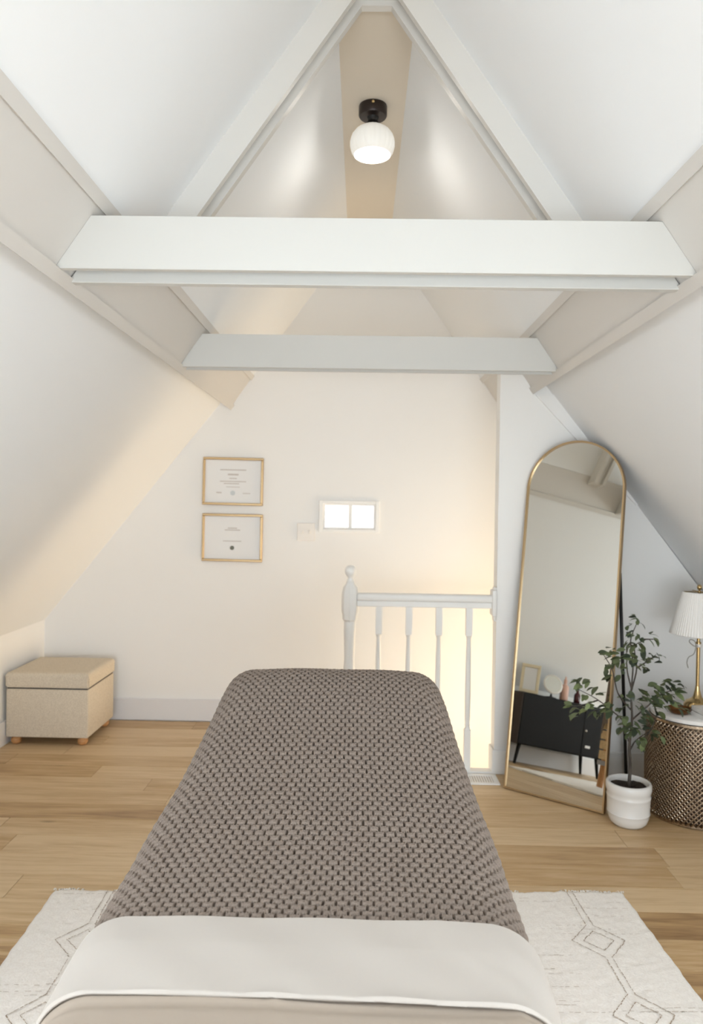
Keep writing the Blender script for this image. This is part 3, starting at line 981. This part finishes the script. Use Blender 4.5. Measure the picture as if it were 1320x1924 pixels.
def lean(sv):
    """height along the mirror to (back, up): the sheet bows a little"""
    a0, a1 = R(9.0), R(7.4)
    n = 20
    y = z = 0.0
    for i in range(n):
        a = a0 + (a1 - a0) * (sv * (i + 0.5) / n) / HTOT
        y += math.sin(a) * sv / n
        z += math.cos(a) * sv / n
    return y, z


def arch_outline(ins):
    hw = MW / 2 - ins
    ys = HTOT - MW / 2
    pts = []
    for sv in np.linspace(ins, ys, 14):
        pts.append((-hw, sv))
    for t_ in np.linspace(math.pi, 0, 33)[1:-1]:
        pts.append((hw * math.cos(t_), ys + hw * math.sin(t_)))
    for sv in np.linspace(ys, ins, 14):
        pts.append((hw, sv))
    return pts


def m3(p, depth):
    y, z = lean(p[1])
    y2, z2 = lean(p[1] + 0.001)
    ty, tz = (y2 - y) / 0.001, (z2 - z) / 0.001
    return Vector((p[0], y + tz * depth, z - ty * depth))


bm = bmesh.new()
sec = [(0.0, 0.0), (0.0, 0.020), (0.010, 0.020), (0.010, -0.006), (0.002, -0.006)]
rings = []
outl = [arch_outline(i) for i, _ in sec]
n = len(outl[0])
for j, (ins, dep) in enumerate(sec):
    rings.append([bm.verts.new(m3(p, dep)) for p in outl[j]])
for j in range(len(sec)):
    a, b = rings[j], rings[(j + 1) % len(sec)]
    for i in range(n):
        bm.faces.new((a[i], a[(i + 1) % n], b[(i + 1) % n], b[i]))
link('frame', bm, m_gold, mr, True, 40)
# glass: strips across so that the slight bow shows
bm = bmesh.new()
hw = MW / 2 - 0.009
ys = HTOT - MW / 2
svs = list(np.linspace(0.009, ys, 40)) + [ys + hw * math.sin(t_) for t_ in np.linspace(0, math.pi / 2, 24)[1:]]
prev = None
for sv in svs:
    w = hw if sv <= ys else math.sqrt(max(1e-8, hw * hw - (sv - ys) ** 2))
    row = [bm.verts.new(m3((-w + 2 * w * q / 6, sv), 0.004)) for q in range(7)]
    if prev:
        for q in range(6):
            bm.faces.new((prev[q], prev[q + 1], row[q + 1], row[q]))
    prev = row
link('mirror_glass', bm, m_mirror, mr, True)
bm = bmesh.new()
prev = None
for sv in svs:
    w = hw if sv <= ys else math.sqrt(max(1e-8, hw * hw - (sv - ys) ** 2))
    row = [bm.verts.new(m3((-w + 2 * w * q / 2, sv), 0.015)) for q in range(3)]
    if prev:
        for q in range(2):
            bm.faces.new((prev[q], prev[q + 1], row[q + 1], row[q]))
    prev = row
link('backing', bm, m_black, mr, True)
inv = Matrix.Rotation(-math.atan2(tdir.y, tdir.x), 3, 'Z')
lp = [inv @ (Vector(v) - (BL + BR) / 2) for v in ((1.290, 3.655, 1.11), (1.420, 3.870, 0.008))]
link('easel_leg', tube(bmesh.new(), lp, 0.0085, 10), m_black, mr, True)

# ------------------------------------------------------------------ potted tree
PTX, PTY = 1.236, 3.335
pl = tag(empty('potted_tree', (PTX, PTY, 0)), 'small leafy green tree in a ribbed white ceramic pot', 'potted plant')
pot = [(0.050, 0.0005), (0.066, 0.003), (0.080, 0.016), (0.0885, 0.040), (0.091, 0.056), (0.093, 0.059), (0.091, 0.063), (0.0925, 0.100), (0.0945, 0.128), (0.0965, 0.132), (0.0945, 0.136),
       (0.094, 0.148), (0.0975, 0.156), (0.0995, 0.170), (0.0985, 0.186), (0.095, 0.194), (0.088, 0.195), (0.084, 0.190), (0.083, 0.165), (0.082, 0.150)]
link('pot', lathe(bmesh.new(), pot, 64), m_porc, pl, True, 60)
bm = lathe(bmesh.new(), [(0.001, 0.172), (0.02, 0.173), (0.04, 0.171), (0.06, 0.170), (0.0832, 0.168)], 32, close=False)
for v in bm.verts:
    v.co.z += random.uniform(-0.004, 0.006)
link('soil', bm, m_soil, pl, True)
CL = [(1.250,3.380,0.933),(1.261,3.302,0.934),(1.238,3.386,0.891),(1.178,3.225,0.895),(1.235,3.319,0.865),(1.246,3.278,0.862),(1.206,3.354,0.826),(1.191,3.241,0.836),(1.270,3.367,0.817),(1.283,3.308,0.828),(1.341,3.372,0.847),(1.339,3.296,0.846),(1.258,3.287,0.799),(1.254,3.352,0.772),(1.160,3.387,0.785),(1.094,3.277,0.780),(1.152,3.384,0.741),(1.175,3.377,0.761),(1.149,3.242,0.799),(1.329,3.320,0.776),(1.368,3.337,0.766),(1.327,3.380,0.745),(1.348,3.330,0.749),(1.182,3.234,0.780),(1.170,3.300,0.737),(1.228,3.299,0.749),(1.260,3.300,0.742),(1.318,3.383,0.700),(1.122,3.273,0.728),(1.161,3.250,0.723),(1.122,3.304,0.692),(1.159,3.325,0.673),(1.001,3.379,0.650),(0.993,3.315,0.636),(1.012,3.258,0.654),(1.079,3.377,0.600),(1.090,3.299,0.602),(1.021,3.332,0.588),(0.950,3.296,0.546),(0.948,3.249,0.516),(0.990,3.335,0.521),(1.024,3.349,0.525),(1.020,3.244,0.568),(1.050,3.293,0.527),(1.076,3.275,0.554),(1.089,3.241,0.578),(1.104,3.250,0.533),(1.109,3.383,0.484),(1.202,3.369,0.564),(1.188,3.279,0.562),(1.194,3.343,0.523),(1.193,3.218,0.618),(1.302,3.375,0.609),(1.298,3.307,0.607),(1.297,3.358,0.554),(1.305,3.260,0.595),(1.329,3.278,0.648),(1.345,3.273,0.631),(1.416,3.385,0.638),(1.355,3.287,0.592),(1.385,3.300,0.604),(1.387,3.382,0.553),(1.369,3.373,0.529),(1.158,3.281,0.510),(1.185,3.265,0.494),(1.196,3.355,0.438),(1.183,3.229,0.476),(1.268,3.281,0.545),(1.331,3.368,0.496),(1.357,3.375,0.472),(1.272,3.252,0.499),(1.237,3.224,0.493),(1.376,3.352,0.509),(1.228,3.322,0.420),(1.238,3.253,0.449),(1.278,3.301,0.413),(1.238,3.223,0.408),(1.300,3.336,0.351),(1.311,3.305,0.448),(1.350,3.337,0.417),(1.333,3.226,0.437),(1.247,3.326,0.448),(1.369,3.277,0.667),(1.348,3.300,0.629),(1.389,3.270,0.660),(1.454,3.324,0.641),(1.427,3.312,0.631),(1.454,3.321,0.606),(1.363,3.221,0.621),(1.332,3.251,0.597),(1.374,3.223,0.589),(1.436,3.279,0.565),(1.473,3.297,0.539),(1.352,3.230,0.564)]
hub = [(1.241, 3.335, 0.42), (1.238, 3.335, 0.52), (1.238, 3.335, 0.62), (1.245, 3.335, 0.74), (1.250, 3.335, 0.84)]
bm = bmesh.new()
tr_ = curve_pts([(1.236, 3.335, 0.165), (1.240, 3.333, 0.26), (1.236, 3.336, 0.36), (1.244, 3.333, 0.47), (1.238, 3.336, 0.60)], 6)
tube(bm, [(p[0] - PTX, p[1] - PTY, p[2]) for p in tr_], 0.0088, 8, 0.0045)
link('trunk', bm, m_bark, pl, True)
limbs = [((1.238, .62), (1.215, .70), (1.205, .80)), ((1.238, .60), (1.246, .72), (1.240, .83), (1.252, .92)), ((1.238, .60), (1.27, .70), (1.262, .80), (1.29, .84)), ((1.262, .71), (1.31, .74), (1.345, .77)),
         ((1.241, .47), (1.31, .54), (1.37, .60), (1.44, .62)), ((1.241, .44), (1.17, .50), (1.09, .56), (1.01, .60)), ((1.09, .56), (1.03, .54), (.97, .53)), ((1.238, .52), (1.17, .60), (1.15, .70), (1.11, .77)),
         ((1.241, .34), (1.275, .37), (1.31, .43)), ((1.240, .36), (1.215, .42), (1.20, .48)), ((1.37, .60), (1.42, .57), (1.465, .545)), ((1.275, .37), (1.33, .42), (1.36, .49)), ((1.29, .84), (1.34, .845))]
for lb in limbs:
    c3 = [(p[0] - PTX, random.uniform(-0.03, 0.03) if i else 0.0, p[1]) for i, p in enumerate(lb)]
    bm = bmesh.new()
    tube(bm, curve_pts(c3, 6), 0.0040, 6, 0.0016)
    link('branch', bm, m_bark, pl, True)
# one leaf mesh in three bends, shared by every leaf
leafm = []
for bend in (0.5, 1.1, 1.8):
    bm = bmesh.new()
    rows = []
    for i in range(6):
        t_ = i / 5
        w = 0.32 * math.sin(math.pi * min(1, t_ * 0.94 + 0.03)) ** 0.8 * (1 - 0.25 * t_) if 0 < i < 5 else 0.015
        ang = bend * t_ * 0.6
        yy = math.sin(ang) / max(bend * 0.6, 1e-3)
        zz = -(1 - math.cos(ang)) / max(bend * 0.6, 1e-3)
        rows.append([bm.verts.new((-w, yy, zz + 0.16 * w)), bm.verts.new((0, yy, zz)), bm.verts.new((w, yy, zz + 0.16 * w))])
    for a, b in zip(rows, rows[1:]):
        for q in range(2):
            bm.faces.new((a[q], a[q + 1], b[q + 1], b[q]))
    me = bpy.data.meshes.new('leaf')
    bm.to_mesh(me)
    bm.free()
    me.materials.append(m_leaf)
    for p in me.polygons:
        p.use_smooth = True
    leafm.append(me)
for i, c in enumerate(CL):
    hb = min(hub, key=lambda q: (q[0] - c[0]) ** 2 + (q[2] - 0.05 - c[2]) ** 2)
    nlf = 3
    for q in range(nlf):
        o = bpy.data.objects.new('leaf', random.choice(leafm))
        COL.objects.link(o)
        o.parent = pl
        v = Vector((c[0] - hb[0], (c[1] - 3.335) * 0.6, (c[2] - hb[2]) * 0.5)).normalized()
        az = math.atan2(v.x, v.y) + random.uniform(-1.1, 1.1)
        sz = random.uniform(0.034, 0.055) * (0.8 if c[2] > 0.85 else 1.0)
        pitch = random.uniform(-0.75, 0.35)
        o.rotation_euler = (Matrix.Rotation(-az, 3, 'Z') @ Matrix.Rotation(pitch, 3, 'X') @ Matrix.Rotation(random.uniform(-0.7, 0.7), 3, 'Y')).to_euler()
        o.scale = (sz, sz, sz)
        dd = Vector((math.sin(az), math.cos(az), 0))
        o.location = Vector(c) - Vector((PTX, PTY, 0)) - dd * sz * 0.5 + Vector((random.uniform(-.012, .012), random.uniform(-.02, .02), random.uniform(-.012, .012)))
        o['tone'] = min(1.0, max(0.0, random.gauss(0.33, 0.22) + (0.22 if c[0] < 1.06 else 0)))

# ------------------------------------------------------------------ lattice drum side table
DX, DY, DR, DH = 1.590, 3.475, 0.212, 0.462
dt = tag(empty('side_table', (DX, DY, 0)), 'antique gold lattice drum side table with a white marble top', 'side table')
bm = bmesh.new()


def drad(z):
    t_ = z / DH
    return DR * (0.955 + 0.045 * math.sin(math.pi * min(1, max(0, t_))) ** 0.6)


NH, turns, nseg = 62, 0.31, 24
for sgn in (-1, 1):
    for k in range(NH):
        pts = []
        for i in range(nseg + 1):
            t_ = i / nseg
            z = 0.012 + (DH - 0.024) * t_
            a = 2 * math.pi * k / NH + sgn * turns * 2 * math.pi * t_
            rr = drad(z) + sgn * 0.0016
            pts.append((rr * math.cos(a), rr * math.sin(a), z))
        tube(bm, pts, 0.0036, 5)
tag(link('lattice', bm, m_lattice, dt, True), 'woven diagonal gold wires', kind='stuff')
for z in (0.004, DH - 0.012):
    bm = lathe(bmesh.new(), [(DR * 0.94, z), (DR * 0.965, z), (DR * 0.965, z + 0.012), (DR * 0.94, z + 0.012), (DR * 0.94, z)], 64, close=False)
    link('rim', bm, m_lattice, dt, True, 40)
link('inner_shade', lathe(bmesh.new(), [(drad(z_) - 0.006, z_) for z_ in np.linspace(0.008, DH - 0.004, 12)], 64, close=False), m_inner_shade, dt, True)  # dark cylinder added inside, in place of shade between the wires
link('table_top', lathe(bmesh.new(), [(0.192, DH), (0.196, DH + 0.003), (0.196, DH + 0.019), (0.192, DH + 0.022)], 72), m_marble, dt, True, 40)
ZT = DH + 0.022

# brass tray
trx, try_ = 1.497, 3.425
ty = tag(empty('brass_tray', (trx, try_, ZT)), 'shallow aged brass dish at the left of the lamp base', 'tray')
link('dish', lathe(bmesh.new(), [(0.034, 0.0005), (0.042, 0.004), (0.050, 0.016), (0.054, 0.024), (0.052, 0.025), (0.047, 0.016), (0.040, 0.007), (0.001, 0.006)], 48), m_brassdark, ty, True, 50)

# table lamp
LPX, LPY = 1.622, 3.52
lm = tag(empty('table_lamp', (LPX, LPY, ZT)), 'brass table lamp with a white pleated shade on the marble top', 'lamp')
link('base', lathe(bmesh.new(), [(0.060, 0.0005), (0.062, 0.004), (0.060, 0.020), (0.050, 0.034), (0.032, 0.043), (0.021, 0.052), (0.016, 0.068), (0.0115, 0.090), (0.0095, 0.105)], 48), m_brass, lm, True, 60)
link('stem', lathe(bmesh.new(), [(0.0085, 0.100), (0.0085, 0.300), (0.012, 0.304), (0.012, 0.315), (0.0075, 0.318), (0.0075, 0.560)], 24), m_brass, lm, True, 40)
bm = lathe(bmesh.new(), [(0.127, 0.352), (0.128, 0.355), (0.075, 0.552), (0.074, 0.555)], 320, close=False, rfun=lambda t, z: 1 + 0.016 * math.sin(t * 64))
sd = link('shade', bm, m_shade, lm, True)
md = sd.modifiers.new('thickness', 'SOLIDIFY')
md.thickness = 0.002
link('finial', lathe(bmesh.new(), [(0.004, 0.556), (0.004, 0.563), (0.009, 0.568), (0.012, 0.577), (0.009, 0.586), (0.001, 0.590)], 20), m_brass, lm, True)
link('spider', boxes((-0.073, 0.073, -0.0015, 0.0015, 0.553, 0.557), (-0.0015, 0.0015, -0.073, 0.073, 0.553, 0.557)), m_brass, lm)
cd = link('ribbon', tube(bmesh.new(), curve_pts([(-0.008, -0.012, 0.298), (-0.030, -0.020, 0.300), (-0.052, -0.022, 0.318), (-0.048, -0.022, 0.330), (-0.028, -0.020, 0.322), (-0.020, -0.018, 0.298), (-0.030, -0.02, 0.262), (-0.056, -0.024, 0.246), (-0.064, -0.026, 0.222), (-0.058, -0.026, 0.196)], 8), 0.0022, 6), m_ribbon, lm, True)
link('ribbon_tie', lathe(bmesh.new(), [(0.009, 0.290), (0.0135, 0.292), (0.0135, 0.306), (0.009, 0.308)], 20), m_plastic, cd, True, 40)

# books at the front of the marble top
for i, (z, ang, w, d_, lb) in enumerate(((ZT, 0.15, 0.075, 0.055, 'white book lying on the marble top, lower of two'), (ZT + 0.0215, 0.10, 0.072, 0.052, 'white book lying on another white book before the lamp'))):
    bk = tag(empty('book', (1.622, 3.365, z), ang), lb, 'book', 'white books on the side table')
    link('pages', boxes((-w + 0.003, w - 0.003, -d_ + 0.003, d_ - 0.003, 0.003, 0.0175)), m_paper, bk)
    link('cover', boxes((-w, w, -d_, d_, 0.0005, 0.003), (-w, w, -d_, d_, 0.0175, 0.020), (-w, -w + 0.003, -d_, d_, 0.003, 0.0175)), m_porc, bk)

# ------------------------------------------------------------------ things along the left wall, seen in the mirror
sb = tag(empty('sideboard', (-1.86, 1.80, 0)), 'black low sideboard on slim legs, reflected in the mirror', 'sideboard')
SBX, SBY = 0.165, 0.45
link('body', boxes((-SBX, SBX - 0.012, -SBY, SBY, 0.16, 0.590), bev=0.004), m_cabinet, sb)
link('end_panel', boxes((-SBX, SBX + 0.004, SBY, SBY + 0.012, 0.16, 0.590), bev=0.002), m_cabside, sb)
for y0_, y1_ in ((-SBY + 0.006, -0.20), (-0.196, SBY - 0.006)):
    dr = link('door', boxes((SBX - 0.012, SBX + 0.006, y0_, y1_, 0.17, 0.580), bev=0.002), m_cabinet, sb)
    if y0_ < -0.3:
        link('knob', lathe(bmesh.new(), [(0.001, 0), (0.010, 0.002), (0.011, 0.010), (0.001, 0.014)], 16, (SBX + 0.008, -0.225, 0.37)), m_plastic, dr, True)
        link('label_plate', boxes((SBX + 0.006, SBX + 0.008, -0.285, -0.235, 0.235, 0.255)), m_paper, dr)
for sx in (-1, 1):
    for sy in (-1, 1):
        link('leg', tube(bmesh.new(), [(sx * 0.12, sy * (SBY - 0.05), 0.175), (sx * 0.13, sy * (SBY - 0.02), 0.0005)], 0.019, 10, 0.012), m_cabinet, sb, True, 40)

pf = tag(empty('photo_frame', (-1.80, 2.145, 0.5905), R(35)), 'cream wooden photo frame on the sideboard, reflected in the mirror', 'frame')
pf.rotation_euler = (0, R(-9), R(32))
bm = bmesh.new()
for q in ((-0.085, 0.085, 0.0, 0.028), (-0.085, 0.085, 0.222, 0.25), (-0.085, -0.057, 0.028, 0.222), (0.057, 0.085, 0.028, 0.222)):
    box(bm, -0.010, 0.010, q[0], q[1], q[2] + 0.001, q[3], 0.002)
link('frame', bm, m_cream, pf)
link('picture', boxes((-0.006, 0.004, -0.057, 0.057, 0.028, 0.222)), m_paper, pf)
link('strut', boxes((-0.070, -0.008, -0.012, 0.012, 0.012, 0.09)), m_cream, pf)

rm = tag(empty('vanity_mirror', (-1.78, 1.915, 0.5905), R(12)), 'small round white-rimmed table mirror on the sideboard', 'mirror')
rim = lathe(bmesh.new(), [(0.078, -0.006), (0.088, -0.008), (0.090, 0.004), (0.080, 0.010), (0.076, 0.004)], 48)
bmesh.ops.rotate(rim, verts=rim.verts[:], cent=(0, 0, 0), matrix=Matrix.Rotation(R(66), 3, 'Y'))
bmesh.ops.translate(rim, verts=rim.verts[:], vec=(0, 0, 0.115))
link('rim', rim, m_plastic, rm, True, 50)
disc = lathe(bmesh.new(), [(0.077, 0.0), (0.077, 0.003)], 48)
bmesh.ops.rotate(disc, verts=disc.verts[:], cent=(0, 0, 0), matrix=Matrix.Rotation(R(66), 3, 'Y'))
bmesh.ops.translate(disc, verts=disc.verts[:], vec=(0.003, 0, 0.115))
link('mirror_glass', disc, m_mirror, rm)
link('stand', lathe(bmesh.new(), [(0.05, 0.0005), (0.05, 0.006), (0.012, 0.012), (0.007, 0.03), (0.006, 0.05)], 24, (-0.016, 0, 0)), m_black, rm, True, 40)

pb = tag(empty('pump_bottle', (-1.80, 1.775, 0.5905)), 'blush pink bottle on the sideboard beside the round mirror', 'bottle')
link('bottle', lathe(bmesh.new(), [(0.034, 0.0005), (0.038, 0.006), (0.038, 0.11), (0.030, 0.130), (0.015, 0.138), (0.014, 0.150)], 28), m_pink, pb, True, 50)
link('cap', lathe(bmesh.new(), [(0.015, 0.150), (0.016, 0.154), (0.016, 0.178), (0.008, 0.183), (0.007, 0.205)], 20), m_pink, pb, True, 50)
mb = tag(empty('glass_bottle', (-1.82, 1.62, 0.5905)), 'dark maroon glass bottle on the sideboard', 'bottle')
link('bottle', lathe(bmesh.new(), [(0.026, 0.0005), (0.029, 0.005), (0.029, 0.07), (0.020, 0.085), (0.012, 0.092), (0.012, 0.112)], 24), m_maroon, mb, True, 50)
link('cap', lathe(bmesh.new(), [(0.013, 0.112), (0.013, 0.132), (0.010, 0.134)], 16), m_black, mb, True, 50)
